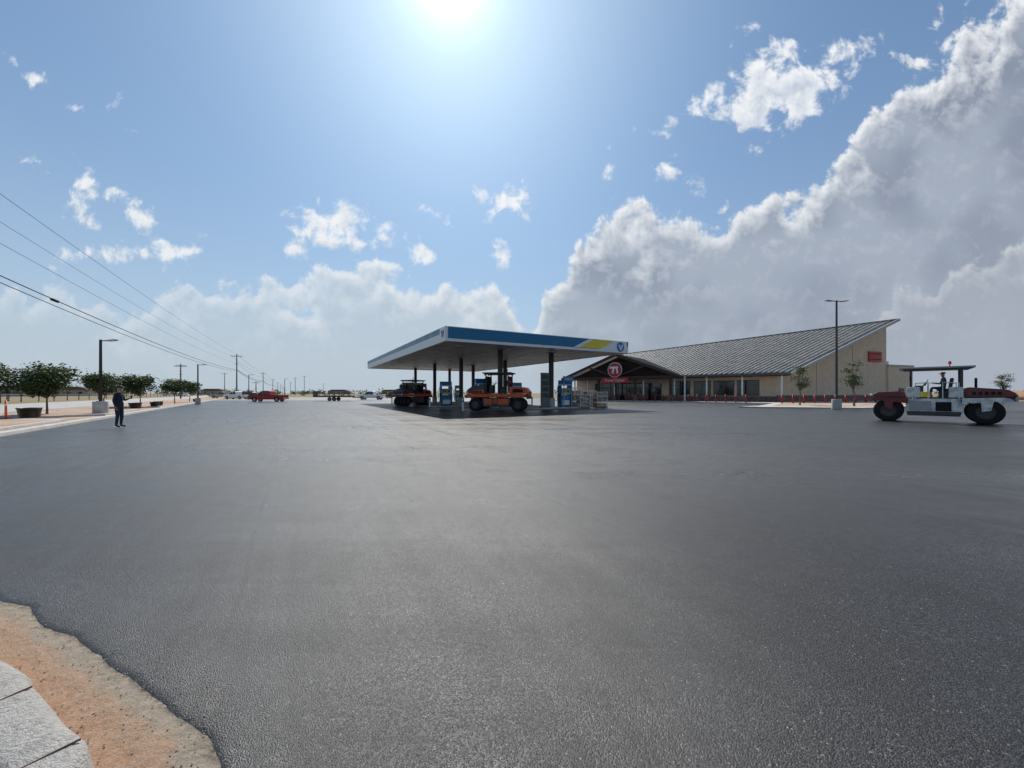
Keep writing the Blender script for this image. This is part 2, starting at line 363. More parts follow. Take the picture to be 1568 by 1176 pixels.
def gutter_mat():
    m=bpy.data.materials.new('dusty_gutter'); m.use_nodes=True; t=NT(m.node_tree); b=t.n['Principled BSDF']
    tc=t.new('ShaderNodeTexCoord').outputs['Object']
    at=t.new('ShaderNodeAttribute'); at.attribute_name='wf'
    a=t.noise(tc,4.5,8,.65); d=t.noise(tc,22,8,.7); e=t.noise(tc,150,4,.7)
    f=t.m('ADD',at.outputs['Fac'],t.m('MULTIPLY',t.m('SUBTRACT',a,.5),.9))
    col=t.mix(t.rng(f,.28,.48),(.33,.28,.22,1),(.42,.28,.19,1))
    col=t.mix(t.m('MULTIPLY',t.rng(f,.45,.95),.7),col,(.45,.24,.14,1))
    col=t.mix(t.rng(d,.48,.66,0,.55),col,(.48,.38,.29,1))
    col=t.mix(t.rng(d,.32,.44,.7,0),col,(.17,.12,.09,1))
    col=t.mix(t.rng(e,.3,.7,.45,0),col,(.11,.09,.07,1))
    col=t.mix(t.m('MULTIPLY',t.rng(at.outputs['Fac'],.0,.14,1,0),t.rng(d,.4,.6,.9,.1)),col,(.07,.06,.055,1))
    t.l.new(col,b.inputs['Base Color']); b.inputs['Roughness'].default_value=.9; b.inputs['Specular IOR Level'].default_value=.2
    bn=t.new('ShaderNodeBump'); bn.inputs['Distance'].default_value=.014; bn.inputs['Strength'].default_value=1.
    t.l.new(t.m('ADD',t.m('MULTIPLY',a,1.6),t.m('ADD',d,t.m('MULTIPLY',e,.35))),bn.inputs['Height']); t.l.new(bn.outputs[0],b.inputs['Normal'])
    return m
o=mkobj('gutter',bm,gutter_mat(),island,True)
att=o.data.attributes.new('wf','FLOAT','POINT')
for i in range(len(att.data)): att.data[i].value=WS[i%len(WS)][0]
bm=bmesh.new(); prev=None
for i in range(NS*2+1):
    f=i/(NS*2); a=jagf(f); d=(atlen(outer,min(1,f+.01))-atlen(outer,max(0,f-.01))).normalized(); nn=Vector((-d.y,d.x))
    if nn.dot(Vector((1,1)))<0: nn=-nn
    r_=[]
    for o_,z in ((-.012,.003),(-.002,.008),(.03,.011),(.12,.006),(.35,.0015)):
        q=a+nn*o_; r_.append(bm.verts.new((q.x,q.y,z)))
    if prev:
        for k in range(4): bm.faces.new((prev[k],prev[k+1],r_[k+1],r_[k]))
    prev=r_
mkobj('asphalt_edge',bm,M['asphalt'],None,False,True)
kpts=[(p.x,p.y) for p in inner]
bm=bmesh.new(); L=[]
n=len(kpts)
for i,p in enumerate(kpts):
    a=Vector(kpts[max(0,i-1)]); b=Vector(kpts[min(n-1,i+1)]); d=(b-a).normalized(); nn=Vector((-d.y,d.x))
    if nn.dot(Vector((-1,-1)))<0: nn=-nn
    prof=[(0,-.01),(.018,.085),(.035,.115),(.06,.125),(.19,.13),(.21,.12),(.23,-.01)]
    L.append([bm.verts.new((p[0]+nn.x*o_,p[1]+nn.y*o_,z+.004*mn.noise(Vector((p[0]*9,p[1]*9,o_*20))))) for o_,z in prof])
for i in range(n-1):
    for j in range(6): bm.faces.new((L[i][j],L[i][j+1],L[i+1][j+1],L[i+1][j]))
mkobj('kerb_stone',bm,M['kerb'],island,True,True)
for i in (20,44,66,90):
    a=Vector(kpts[max(0,i-1)]); b=Vector(kpts[min(n-1,i+1)]); d=(b-a).normalized(); nn=Vector((-d.y,d.x))
    if nn.dot(Vector((-1,-1)))<0: nn=-nn
    c=Vector(kpts[i])+nn*.12
    box('kerb_joint',(.004,.17,.008),(c.x,c.y,.1275),M['stone'],island,(0,0,math.atan2(d.y,d.x)),0,True)
slab('island_fill',[(p.x-.20,p.y-.12) for p in inner]+[(-4,-1.6),(-9.5,2)],-.01,.10,M['dirt'],island,True)
bm=bmesh.new()
for i in range(420):
    f=rnd.uniform(.15,.8); q=jagf(f).lerp(atlen(inner,f),rnd.uniform(-.3,1)); s=rnd.uniform(.0015,.006)
    mtx=Matrix.Translation((q.x,q.y,.012+s*.3))@Matrix.Rotation(rnd.random()*6,4,'Z')@Matrix.Diagonal((s,s*.7,s*.55,1))
    bmesh.ops.create_icosphere(bm,subdivisions=1,radius=1,matrix=mtx)
mkobj('gravel_scatter',bm,M['pad'],island,True)
# ---------------------------------------------------------------- fuel canopy
N0=Vector((-4.6,26.9)); ca=Vector((.8746,.4848)); cb_=Vector((-.4848,.8746)); CR=math.atan2(.4848,.8746)
cano=empty('fuel_station_canopy',(N0.x,N0.y,0),CR)   # local x=s, y=t
CW,CL=17.3,34.6; HB,HT=5.1,6.14
box('deck',(CW-.3,CL-.3,.5),(CW/2,CL/2,HB+.35),M['offwhite'],cano)
for i in range(1,14): box('soffit_seam',(.03,CL-.5,.02),(i*CW/14,CL/2,HB+.09),M['grey'],cano)
def fascia(nm,x0,x1,y0,y1,parts):
    for (z0,z1,m_,o) in parts:
        if x0==x1: box(nm,(.16+o,abs(y1-y0),z1-z0),(x0,(y0+y1)/2,(z0+z1)/2),M[m_],cano)
        else: box(nm,(abs(x1-x0),.16+o,z1-z0),((x0+x1)/2,y0,(z0+z1)/2),M[m_],cano)
P3=[(HB,HB+.20,'white',.0),(HB+.20,HT-.04,'teal',.02),(HT-.04,HT,'white',.05)]
fascia('front_fascia',.1,CW-3.6,0,0,P3)
fascia('front_fascia_end',CW-3.6,CW-.1,0,0,[(HB,HT,'white',.03)])
P4=[(HB,HB+.62,'white',.0),(HB+.62,HT-.04,'teal',.02),(HT-.04,HT,'white',.05)]
fascia('side_fascia',0,0,1.1,CL,P4); fascia('side_fascia_corner',0,0,-.08,1.1,[(HB,HT,'white',.04)])
fascia('side_fascia',CW,CW,-.09,CL,P4); fascia('rear_fascia',.1,CW-.1,CL,CL,P3)
prism('yellow_stripe',[(CW-5.6,HB+.22),(CW-4.0,HT-.06),(CW-1.75,HT-.06),(CW-3.3,HB+.22)],-.125,-.105,M['yellow'],cano)
prism('white_stripe',[(CW-6.2,HB+.22),(CW-4.6,HT-.06),(CW-4.02,HT-.06),(CW-5.62,HB+.22)],-.125,-.105,M['white'],cano)
cyl('emblem_disc',.43,.03,(CW-.9,-.12,HB+.52),M['blue'],cano,(R(90),0,0),seg=32)
prism('emblem_mark',[(CW-1.2,HB+.72),(CW-1.02,HB+.72),(CW-.9,HB+.42),(CW-.76,HB+.72),(CW-.6,HB+.72),(CW-.84,HB+.22),(CW-.96,HB+.22)],-.16,-.14,M['white'],cano)
prism('emblem_mark',[(-0.0,0),(.16,0),(.28,-.34),(.42,0),(.56,0),(.36,-.5),(.2,-.5)],-.01,.01,M['blue'],cano,loc=(-.13,.75,HB+.8),rot=(0,0,R(-90)))
for i in range(4):
    for j in range(7): box('light_fixture',(.5,.5,.06),(2+i*4.4,2.5+j*4.9,HB+.065),M['white'],cano,bevel=.01)
for tt in (3.6,12.7,21.8,31.0):
    for ss in (6.1,11.4):
        box('column',(.34,.34,HB-.85),(ss,tt,.95+(HB-.85)/2),M['bronze'],cano,bevel=.015)
        box('column_cladding',(.5,.5,.85),(ss,tt,.15+.425),M['grey'],cano,bevel=.02)
        box('column_flange',(.6,.6,.05),(ss,tt,HB+.06),M['grey'],cano)
    box('island',(11.5,1.15,.15),(8.75,tt,.08),M['conc'],cano,bevel=.05)
isl_w=lambda s,t_:(N0.x+ca.x*s+cb_.x*t_,N0.y+ca.y*s+cb_.y*t_)
pad=[isl_w(2.6,1.6),isl_w(CW-1,1.6),isl_w(CW-1,CL+1),isl_w(2.6,CL+1)]
sheet('forecourt_pavement',pad,.004,M['pad'])
def dispenser(s,t_):
    x,y=isl_w(s,t_); e=empty('fuel_dispenser',(x,y,.155),CR)
    box('base',(1.0,.55,.12),(0,0,.06),M['dgrey'],e,bevel=.01)
    box('cabinet',(.95,.5,1.0),(0,0,.62),M['blue'],e,bevel=.03)
    box('lower_panel',(.80,.53,.45),(0,0,.40),M['white'],e,bevel=.02)
    box('head',(1.05,.56,.62),(0,0,1.46),M['grey'],e,bevel=.04)
    for sy in (-1,1):
        box('screen',(.34,.02,.24),(-.2,sy*.285,1.55),M['glass'],e)
        box('keypad',(.2,.03,.22),(.25,sy*.285,1.5),M['dgrey'],e,bevel=.005)
        box('grade_buttons',(.7,.03,.1),(0,sy*.285,1.24),M['yellow'],e,bevel=.005)
    for sx_ in (-1,1):
        box('side_pillar',(.09,.6,1.95),(sx_*.55,0,1.02),M['teal'],e,bevel=.02)
        box('nozzle',(.06,.12,.3),(sx_*.62,-.1,1.1),M['black'],e,(R(20),0,0),bevel=.02)
        tube('hose',[(sx_*.6,0,2.0),(sx_*.8,-.1,1.6),(sx_*.86,-.2,.8),(sx_*.8,-.2,.35),(sx_*.7,-.15,.5),(sx_*.64,-.12,1.0)],.022,M['black'],e)
    box('topper',(1.25,.3,.5),(0,0,2.25),M['blue'],e,bevel=.04)
    box('topper_stripe',(1.27,.31,.08),(0,0,2.07),M['white'],e)
    return e
for tt in (3.6,12.7,21.8,31.0):
    dispenser(4.4,tt); dispenser(12.9,tt)
    for ss in (2.7,15.0):
        x,y=isl_w(ss,tt); e=empty('guard_bollard',(x,y,0))
        cyl('post',.09,1.0,(0,0,.5),M['white'],e,bevel=.03); cyl('band',.094,.14,(0,0,.8),M['blue'],e)
x,y=isl_w(10.5,3.3)
e=empty('price_board',(x,y,.15),CR)
box('panel',(.85,.18,3.0),(0,0,1.65),M['signpost'],e,bevel=.03)
for k in range(4): box('price_row',(.66,.02,.38),(0,-.10,1.1+k*.55),M['dgrey'],e)
box('foot',(1.0,.4,.12),(0,0,.06),M['dgrey'],e,bevel=.02)
def text(name,s,size,loc,rot,mt,parent,ext=.01):
    c=bpy.data.curves.new(name,'FONT'); c.body=s; c.size=size; c.extrude=ext; c.align_x='CENTER'; c.align_y='CENTER'; c.materials.append(mt)
    o=bpy.data.objects.new(name,c); o.location=loc; o.rotation_euler=rot; return link(o,parent)
x,y=isl_w(12.9,3.1); e=empty('pump_sign',(x,y,.15),CR)
box('sign_board',(1.15,.08,.5),(0,-.1,2.62),M['blue'],e,bevel=.01); box('sign_post',(.06,.06,2.4),(-.45,-.05,1.2),M['grey'],e); box('sign_post',(.06,.06,2.4),(.45,-.05,1.2),M['grey'],e)
text('sign_text','Valero',.36,(0,-.15,2.62),(R(90),0,0),M['white'],e)
def cage(name,px,D_,w,h,rz):
    x=(px-784)/F*D_; e=empty(name,(x,D_,0.01),rz)
    box('pallet',(w,.9,.12),(0,0,.07),M['boards'],e)
    for sx_ in (-1,1):
        for sy in (-1,1): box('corner_post',(.05,.05,h),(sx_*(w/2-.03),sy*.42,.13+h/2),M['chrome'],e)
    for k in range(9):
        xx=-w/2+.05+k*(w-.1)/8
        for sy in (-1,1): box('bar',(.015,.015,h),(xx,sy*.43,.13+h/2),M['chrome'],e)
    for k in range(4):
        for sy in (-1,1): box('rail',(w,.02,.03),(0,sy*.44,.2+k*h/3.2),M['chrome'],e)
        box('shelf',(w-.1,.8,.03),(0,0,.15+k*h/3.2),M['grey'],e)
    rr=random.Random(px)
    for k in range(3):
        for j in range(4):
            hh=rr.uniform(.25,.4)*h/1.7
            box('goods',(w/4.6,.6,hh),(-w/2+w/8+j*w/4,0,.17+k*h/3.2+hh/2),rr.choice([M['wrap'],M['wrap'],M['beige'],M['boards']]),e,bevel=.03)
cage('propane_cage',880,39,1.5,1.9,CR); cage('ice_merchandise_cage',902,41,1.4,1.6,CR+.1); cage('merchandise_rack',918,38,1.3,1.45,CR)
cage('merchandise_rack',893,37,1.1,1.2,CR-.2)
# ---------------------------------------------------------------- travel-centre building
bl=empty('travel_center_building',(40,58,0))
A=Vector((40,55,4.35)); Lp=Vector((11.6,77.6,4.35)); RR=Vector((66.2,66,14.1)); RL=Vector((26.1,92.5,10.7))
def rp(a,b): return (A.lerp(Lp,a)).lerp(RR.lerp(RL,a),b)
bm=bmesh.new(); G=[]; na,nb=50,24
for i in range(na+1): G.append([bm.verts.new(rp(i/na,j/nb)) for j in range(nb+1)])
for i in range(na):
    for j in range(nb): bm.faces.new((G[i][j],G[i+1][j],G[i+1][j+1],G[i][j+1]))
r_=bmesh.ops.solidify(bm,geom=list(bm.faces),thickness=.28)
mkobj('roof',bm,M['roof'],bl,True,True)
bm=bmesh.new()
for k in range(51):
    a=k/50
    for j in range(12):
        b0,b1=j/12,(j+1)/12
        p=[rp(a-.0013,b0),rp(a+.0013,b0),rp(a+.0013,b1),rp(a-.0013,b1)]
        lo=[bm.verts.new(q+Vector((0,0,-.02))) for q in p]; hi=[bm.verts.new(q+Vector((0,0,.10))) for q in p]
        bm.faces.new(hi)
        for i in range(4): bm.faces.new((lo[i],lo[(i+1)%4],hi[(i+1)%4],hi[i]))
mkobj('roof_seams',bm,M['seam'],bl,True)
def beam(name,p,q,w,h,mt,parent,world=True,lift=0):
    p=Vector(p);q=Vector(q);d=(q-p); up=Vector((0,0,1)); sd=d.cross(up).normalized(); u2=sd.cross(d).normalized()
    bm=bmesh.new(); vs=[]
    for e_ in (p,q):
        for a,b in ((-1,-1),(1,-1),(1,1),(-1,1)): vs.append(bm.verts.new(e_+sd*a*w/2+u2*(b*h/2+lift)))
    for f in ((0,1,2,3),(7,6,5,4),(0,4,5,1),(1,5,6,2),(2,6,7,3),(3,7,4,0)): bm.faces.new([vs[i] for i in f])
    return mkobj(name,bm,mt,parent,world)
beam('rake_fascia',rp(-.003,-.01),rp(-.003,1.01),.12,.42,M['grey'],bl,lift=-.1)
beam('eave_gutter',rp(0,-.004),rp(1,-.004),.18,.25,M['fasciaD'],bl,lift=-.12)
beam('ridge_cap',rp(0,1.0),rp(1,1.0),.35,.35,M['fasciaD'],bl,lift=-.05)
V=Vector((39.9,58)); W2=Vector((65,66.8)); W3=Vector((28,90.3)); W4=Vector((13.4,79.6))
slab('walls',[V,W2,W3,W4],-.01,[4.38,13.35,10.0,4.55],M['beige'],bl,True)
e2=(W4-V).normalized(); n2_=Vector((-e2.y,e2.x))
if n2_.y<0: n2_=-n2_
TH=math.atan2(-e2.y,-e2.x)
def fb(name,s,w,z0,z1,out,thick,mt,bev=0):
    c=V+e2*(s+w/2)-n2_*(out); return box(name,(w,thick,z1-z0),(c.x,c.y,(z0+z1)/2),mt,bl,(0,0,TH),bev,True)
fb('front_stone_base',-.05,35,-.01,.95,.06,.12,M['stone'])
fb('front_stone_cap',-.05,35,.95,1.03,.08,.18,M['conc'])
for s,w in ((2.2,3.0),(5.6,3.0),(9.0,2.6),(12.2,3.2)):
    fb('window_frame',s,w,1.04,3.5,.03,.1,M['fasciaD']); fb('window_glass',s+.1,w-.2,1.14,3.4,.06,.1,M['glass'])
    fb('window_mullion',s+w/2-.04,.08,1.14,3.4,.11,.06,M['fasciaD']); fb('window_transom',s+.1,w-.2,2.75,2.82,.11,.05,M['fasciaD'])
fb('entrance_glazing',17.0,13.0,.0,3.3,.12,.1,M['glass'])
for k in range(9): fb('entrance_mullion',17+k*1.6,.1,0,3.3,.18,.08,M['fasciaD'])
fb('entrance_header',17,13,2.35,2.5,.19,.08,M['fasciaD'])
slab('porch_soffit',[(A.x-.0,A.y+.12),(Lp.x,Lp.y+.15),(W4.x,W4.y+.3),(V.x+1.3,V.y+.3)],4.02,4.07,M['brown'],bl,True)
ev=Vector((Lp.x-A.x,Lp.y-A.y)).normalized(); en=Vector((.623,.782))
for s in (1.2,6.2,11.2,16.2,21.5,27,32.5,35.4):
    c=Vector((A.x,A.y))+ev*s+en*.6
    box('porch_post',(.22,.22,3.1),(c.x,c.y,2.5),M['white'],bl,(0,0,TH),.02,True)
    box('post_stone_base',(.75,.75,1.1),(c.x,c.y,.55),M['stone'],bl,(0,0,TH),.04,True)
B=Vector((28,64.5)); L2=Vector((11.6,77.6)); Mi=(B+L2)/2; nf=en*1.7
def g3(p,z,back=0): q=Vector(p)-nf+en*back; return Vector((q.x,q.y,z))
Bg=B-ev*.8; Lg=L2+ev*.8
for nm,P0 in (('gable_roof_right',Bg),('gable_roof_left',Lg)):
    bm=bmesh.new()
    q=[g3(P0,4.30),g3(Mi,8.55),g3(Mi,8.55,21),g3(P0,4.30,21)]
    f=bm.faces.new([bm.verts.new(v_) for v_ in q])
    if f.normal.z<0: f.normal_flip()
    bmesh.ops.solidify(bm,geom=list(bm.faces),thickness=.3)
    mkobj(nm,bm,M['roof'],bl,True)
    beam('gable_rake',g3(P0,4.12,-.08),g3(Mi,8.42,-.08),.14,.5,M['brown'],bl)
    for k in range(1,14):
        b_=k*1.6
        beam('gable_seam',g3(P0,4.34,b_),g3(Mi,8.59,b_),.05,.08,M['seam'],bl,lift=.03)
bm=bmesh.new(); a_=[g3(B+ev*.3,4.1,1.3),g3(L2-ev*.3,4.1,1.3),g3(Mi,8.1,1.3)]
bm.faces.new([bm.verts.new(v_) for v_ in a_]); bmesh.ops.solidify(bm,geom=list(bm.faces),thickness=.2); mkobj('gable_face',bm,M['brown'],bl,True)
beam('gable_tie_beam',g3(B+ev*.2,4.2,.2),g3(L2-ev*.2,4.2,.2),.3,.45,M['brown'],bl)
beam('king_post',g3(Mi,4.3,.2),g3(Mi,8.2,.2),.301,.3,M['brown'],bl)
for sgn in (-1,1):
    beam('gable_brace',g3(Mi,4.4,.2),g3(Mi+ev*sgn*5.2,6.2,.2),.25,.28,M['brown'],bl)
for s in (1.0,7.0,14.0,20.0):
    c=B+ev*s-nf+en*.4
    box('entrance_post',(.35,.35,3.0),(c.x,c.y,2.55),M['brown'],bl,(0,0,TH),.02,True); box('entrance_post_base',(.9,.9,1.2),(c.x,c.y,.6),M['stone'],bl,(0,0,TH),.04,True)
c=B-ev*1.0-nf*.2; box('downspout',(.22,.16,4.2),(c.x,c.y,2.1),M['white'],bl,(0,0,TH),.02,True)
THn=math.atan2(-.623,.782)
sg=empty('travel_center_sign',(*(Mi-nf-en*.15),0),THn)
box('banner',(5.0,.2,.95),(0,-.1,3.75),M['red'],sg,bevel=.03)
text('banner_text','Travel Center',.68,(0,-.23,3.74),(R(90),0,0),M['white'],sg)
cyl('round_board',1.25,.2,(0,-.1,5.65),M['red'],sg,(R(90),0,0),seg=40)
cyl('round_board_rim',1.36,.14,(0,-.06,5.65),M['white'],sg,(R(90),0,0),seg=40)
prism('mark_bar',[(-.85,6.25),(.75,6.25),(.62,5.9),(-.95,5.9)],-.26,-.21,M['white'],sg)
prism('mark_stem',[(-.38,5.9),(.0,5.9),(-.18,5.0),(-.52,5.0)],-.262,-.21,M['white'],sg)
prism('mark_leg',[(.25,5.9),(.55,5.9),(.72,5.0),(.4,5.0)],-.262,-.21,M['white'],sg)
g_=(W2-V).normalized(); THg=math.atan2(g_.y,g_.x); gn=Vector((g_.y,-g_.x))
def gb(name,s,w,z0,z1,out,thick,mt,parent=bl,bev=0):
    c=V+g_*(s+w/2)+gn*out; return box(name,(w,thick,z1-z0),(c.x,c.y,(z0+z1)/2),mt,parent,(0,0,THg),bev,True)
gb('end_stone_base',-.05,26.8,-.01,1.1,.06,.14,M['stone']); gb('end_stone_cap',-.05,26.8,1.1,1.2,.09,.2,M['conc'])
gb('end_wall_joint',8.8,.04,1.2,6.9,.012,.03,M['boards']); gb('end_wall_joint',17.5,.04,1.2,10.2,.012,.03,M['boards'])
c=V+g_*23.2+gn*.12
sg=empty('restaurant_sign',(c.x,c.y,7.6),THg)
box('sign_panel',(3.4,.16,.85),(0,-.08,.5),M['red'],sg,bevel=.03); box('sign_panel_lower',(3.4,.16,.75),(0,-.08,-.42),M['red'],sg,bevel=.03)
text('sign_text','IRON GRILL',.52,(0,-.18,.5),(R(90),0,0),M['dred'],sg); text('sign_text_lower','RESTAURANT',.44,(0,-.18,-.42),(R(90),0,0),M['dred'],sg)
an=[W2+gn*.3,W2+g_*7+gn*.3,W2+g_*7-gn*14,W2-gn*14]
slab('annex',an,-.01,6.1,M['beige'],bl,True)
slab('annex_parapet',[W2+gn*.45,W2+g_*7.15+gn*.45,W2+g_*7.15-gn*14,W2-gn*14],6.1,6.4,M['conc'],bl,True)
gb('annex_stone_base',26.6,7.1,-.01,1.1,.36,.14,M['stone']); gb('annex_door',29.5,1.3,0,2.3,.36,.2,M['fasciaD'])
gb('roof_vent',30,1.8,6.4,7.3,-3,1.5,M['grey'])
sw=[(22.5,38.2),(24,36.9),(31.5,34.6),(33,35),(64,51),(75,66),(72,71),(40,60),(13,81.5),(7,77),(33,54),(34,50),(26,40.5)]
slab('sidewalk',sw,-.01,.14,M['conc'],bevel=.03)
sheet('sidewalk_planting_soil',[(26.5,39.2),(31.4,36.4),(62,52.5),(67,64),(40,55),(35,50)],.146,M['verge'])
bmx=None
def bollard(x,y,z=.14):
    global bmx
    if bmx is None:
        bm=bmesh.new(); bmesh.ops.create_cone(bm,cap_ends=True,segments=14,radius1=.1,radius2=.1,depth=1.05,matrix=Matrix.Translation((0,0,.525)))
        bmesh.ops.create_uvsphere(bm,u_segments=14,v_segments=6,radius=.1,matrix=Matrix.Translation((0,0,1.05)))
        bmesh.ops.create_cone(bm,cap_ends=True,segments=14,radius1=.15,radius2=.13,depth=.04,matrix=Matrix.Translation((0,0,.02)))
        bmx=bpy.data.meshes.new('bollard'); bm.to_mesh(bmx); bm.free(); bmx.materials.append(M['bred'])
        for p in bmx.polygons: p.use_smooth=True
    o=bpy.data.objects.new('red_bollard',bmx); o.location=(x,y,z); COL.objects.link(o)
for k in range(26):
    f=k/25; bollard(9+(33.2-9)*f,75.9+(54.6-75.9)*f)
for k in range(16):
    f=k/15; bollard(34.6+(60-34.6)*f,49.3+(55-49.3)*f,.14)
# ---------------------------------------------------------------- light poles
def pole(px,D_,H,heads,name='street_lamp',bh=.75,br=.3,rz=0):
    x=(px-784)/F*D_; e=empty(name,(x,D_,0),rz)
    cyl('concrete_base',br,bh,(0,0,bh/2),M['conc'],e,seg=24,bevel=.02)
    box('base_plate',(.3,.3,.03),(0,0,bh+.015),M['bronze'],e)
    box('shaft',(.13,.13,H-bh),(0,0,bh+(H-bh)/2),M['bronze'],e,bevel=.01,taper=(.8,.8))
    for sx_ in heads:
        box('arm',(.5,.05,.06),(sx_*.28,0,H-.08),M['bronze'],e)
        box('led_head',(.62,.3,.07),(sx_*.75,0,H-.05),M['grey'],e,(0,R(-6*sx_),0),bevel=.02)
        box('led_lens',(.4,.22,.02),(sx_*.78,0,H-.095),M['headlamp'],e,(0,R(-6*sx_),0))
    return e
pole(1281,34.2,9.7,(-1,1),rz=.1,br=.36,bh=.9)
pole(154,25.5,5.0,(1,),br=.38,bh=.9)
pole(303,50,5.2,(1,),bh=.8)
pole(381,86,5.6,(1,)); pole(436,120,6,(1,))
# ---------------------------------------------------------------- utility line
U0=Vector((-78,109)); ud=Vector((-54,95))
def upole(p,H=12.4,name='utility_pole'):
    e=empty(name,(p.x,p.y,0),math.atan2(ud.y,ud.x)+R(90))
    cyl('shaft',.19,H,(0,0,H/2),M['wood'],e,r2=.12,seg=12)
    box('crossarm',(2.6,.11,.13),(0,.16,H-.5),M['wood'],e)
    box('lower_bracket',(.8,.09,.1),(0,.14,H-2.6),M['wood'],e)
    for xx in (-1.2,-.4,.4,1.2): cyl('insulator',.05,.18,(xx,.16,H-.34),M['grey'],e,seg=8)
    cyl('pole_top_pin',.03,.3,(0,0,H+.15),M['grey'],e,seg=8)
    return e
for k in range(-1,8): upole(U0+ud*k)
upole(Vector((-87,101)),9,'utility_pole')
pw=empty('power_lines',(U0.x,U0.y,0))
side=Vector((ud.y,-ud.x)).normalized()
wires=[(12.55,0,.016,.7),(11.95,-1.2,.014,.9),(9.9,0,.014,.9),(8.1,.1,.036,1.0),(7.75,.1,.028,1.1)]
for k in range(-1,6):
    for (h,o_,r__,sag) in wires:
        a=U0+ud*k+side*o_; b=U0+ud*(k+1)+side*o_; pts=[]
        for i in range(21):
            s=i/20; q=a.lerp(b,s); pts.append((q.x,q.y,h-4*sag*s*(1-s)))
        tube('wire',pts,r__*(.8 if k<0 else 1.6),M['black'],pw,True)
q=U0.lerp(U0-ud,.875)
cyl('splice_case',.09,.75,(q.x,q.y,8.1-4*1.0*.875*.125+.02),M['black'],pw,(R(90),0,math.atan2(ud.y,ud.x)+R(90)),world=True)
for px,D_,H in ((277,140,12),(12,70,6),(466,300,15),(452,260,12),(445,340,11),(392,150,6),(344,200,12),(495,420,12)):
    x=(px-784)/F*D_; upole(Vector((x,D_)),H)
# ---------------------------------------------------------------- trees
def tree(name,px,D_,H,crx,crz,th,nl,ls,mats,seed,z0=0.,nclump=26,fill=.42):
    rr=random.Random(seed); x0=(px-784)/F*D_; e=empty(name,(x0,D_,z0))
    bm=bmesh.new()
    def limb(p,q,r1,r2):
        d=q-p; L_=d.length
        mtx=Matrix.Translation((p+q)/2)@d.to_track_quat('Z','Y').to_matrix().to_4x4()
        bmesh.ops.create_cone(bm,cap_ends=True,segments=7,radius1=r1,radius2=r2,depth=L_,matrix=mtx)
    zc=H-crz; base=Vector((0,0,0)); r0=.022*H
    pts=[base]
    for k in range(1,4): pts.append(Vector((rr.uniform(-.05,.05)*H*.4,rr.uniform(-.05,.05)*H*.4,th*k/3)))
    for k in range(3): limb(pts[k],pts[k+1],r0*(1-k*.15),r0*(.85-k*.15))
    top=pts[-1]; cl=[]
    for k in range(nclump):
        a=rr.uniform(0,6.283); rad=math.sqrt(rr.random()); zz=rr.uniform(-1,1)
        rxy=crx*rad*math.sqrt(max(0,1-zz*zz*.8))*rr.uniform(.75,1.1)
        cl.append(Vector((math.cos(a)*rxy,math.sin(a)*rxy,zc+zz*crz*.85)))
    for c in cl[:18]:
        mid=top.lerp(c,.5)+Vector((rr.uniform(-.1,.1),rr.uniform(-.1,.1),-.05*H*.3))
        limb(top,mid,r0*.42,r0*.25); limb(mid,c,r0*.25,r0*.08)
    mkobj('trunk_and_limbs',bm,M['bark'],e)
    bm=bmesh.new()
    for i in range(nl):
        c=rr.choice(cl); sg=fill*crx*.52
        p=c+Vector((rr.gauss(0,sg),rr.gauss(0,sg),rr.gauss(0,sg*.62)))
        if p.z<th*.55: continue
        s=ls*rr.uniform(.6,1.3)
        rot=Matrix.Rotation(rr.uniform(0,6.28),3,'Z')@Matrix.Rotation(rr.uniform(-1.2,1.2),3,'X')@Matrix.Rotation(rr.uniform(-1,1),3,'Y')
        vs=[bm.verts.new(p+rot@Vector(q)) for q in ((-s,0,0),(0,-s*.55,.1*s),(s,0,0),(0,s*.55,.1*s))]
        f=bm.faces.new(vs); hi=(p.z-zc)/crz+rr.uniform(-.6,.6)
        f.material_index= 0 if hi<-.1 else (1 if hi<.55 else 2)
    me=bpy.data.meshes.new('foliage'); bm.to_mesh(me); bm.free()
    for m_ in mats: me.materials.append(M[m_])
    link(bpy.data.objects.new('foliage',me),e); return e
G3=['leafA','leafB','leafC']; O3=['leafB','leafD','leafC']
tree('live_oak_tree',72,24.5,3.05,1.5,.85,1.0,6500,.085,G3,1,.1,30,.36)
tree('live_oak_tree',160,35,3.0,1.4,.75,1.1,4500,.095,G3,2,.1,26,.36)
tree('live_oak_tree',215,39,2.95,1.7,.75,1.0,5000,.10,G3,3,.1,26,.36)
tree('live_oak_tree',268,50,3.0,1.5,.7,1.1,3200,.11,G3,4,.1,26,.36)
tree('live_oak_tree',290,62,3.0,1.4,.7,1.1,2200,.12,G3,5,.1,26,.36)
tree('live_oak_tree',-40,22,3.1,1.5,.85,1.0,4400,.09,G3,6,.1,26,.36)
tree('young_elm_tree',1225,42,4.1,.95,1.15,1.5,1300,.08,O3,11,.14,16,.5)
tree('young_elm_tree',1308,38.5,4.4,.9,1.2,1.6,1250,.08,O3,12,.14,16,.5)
tree('young_elm_tree',1536,60,4.4,1.0,1.1,1.8,1100,.09,O3,13,0,16,.5)
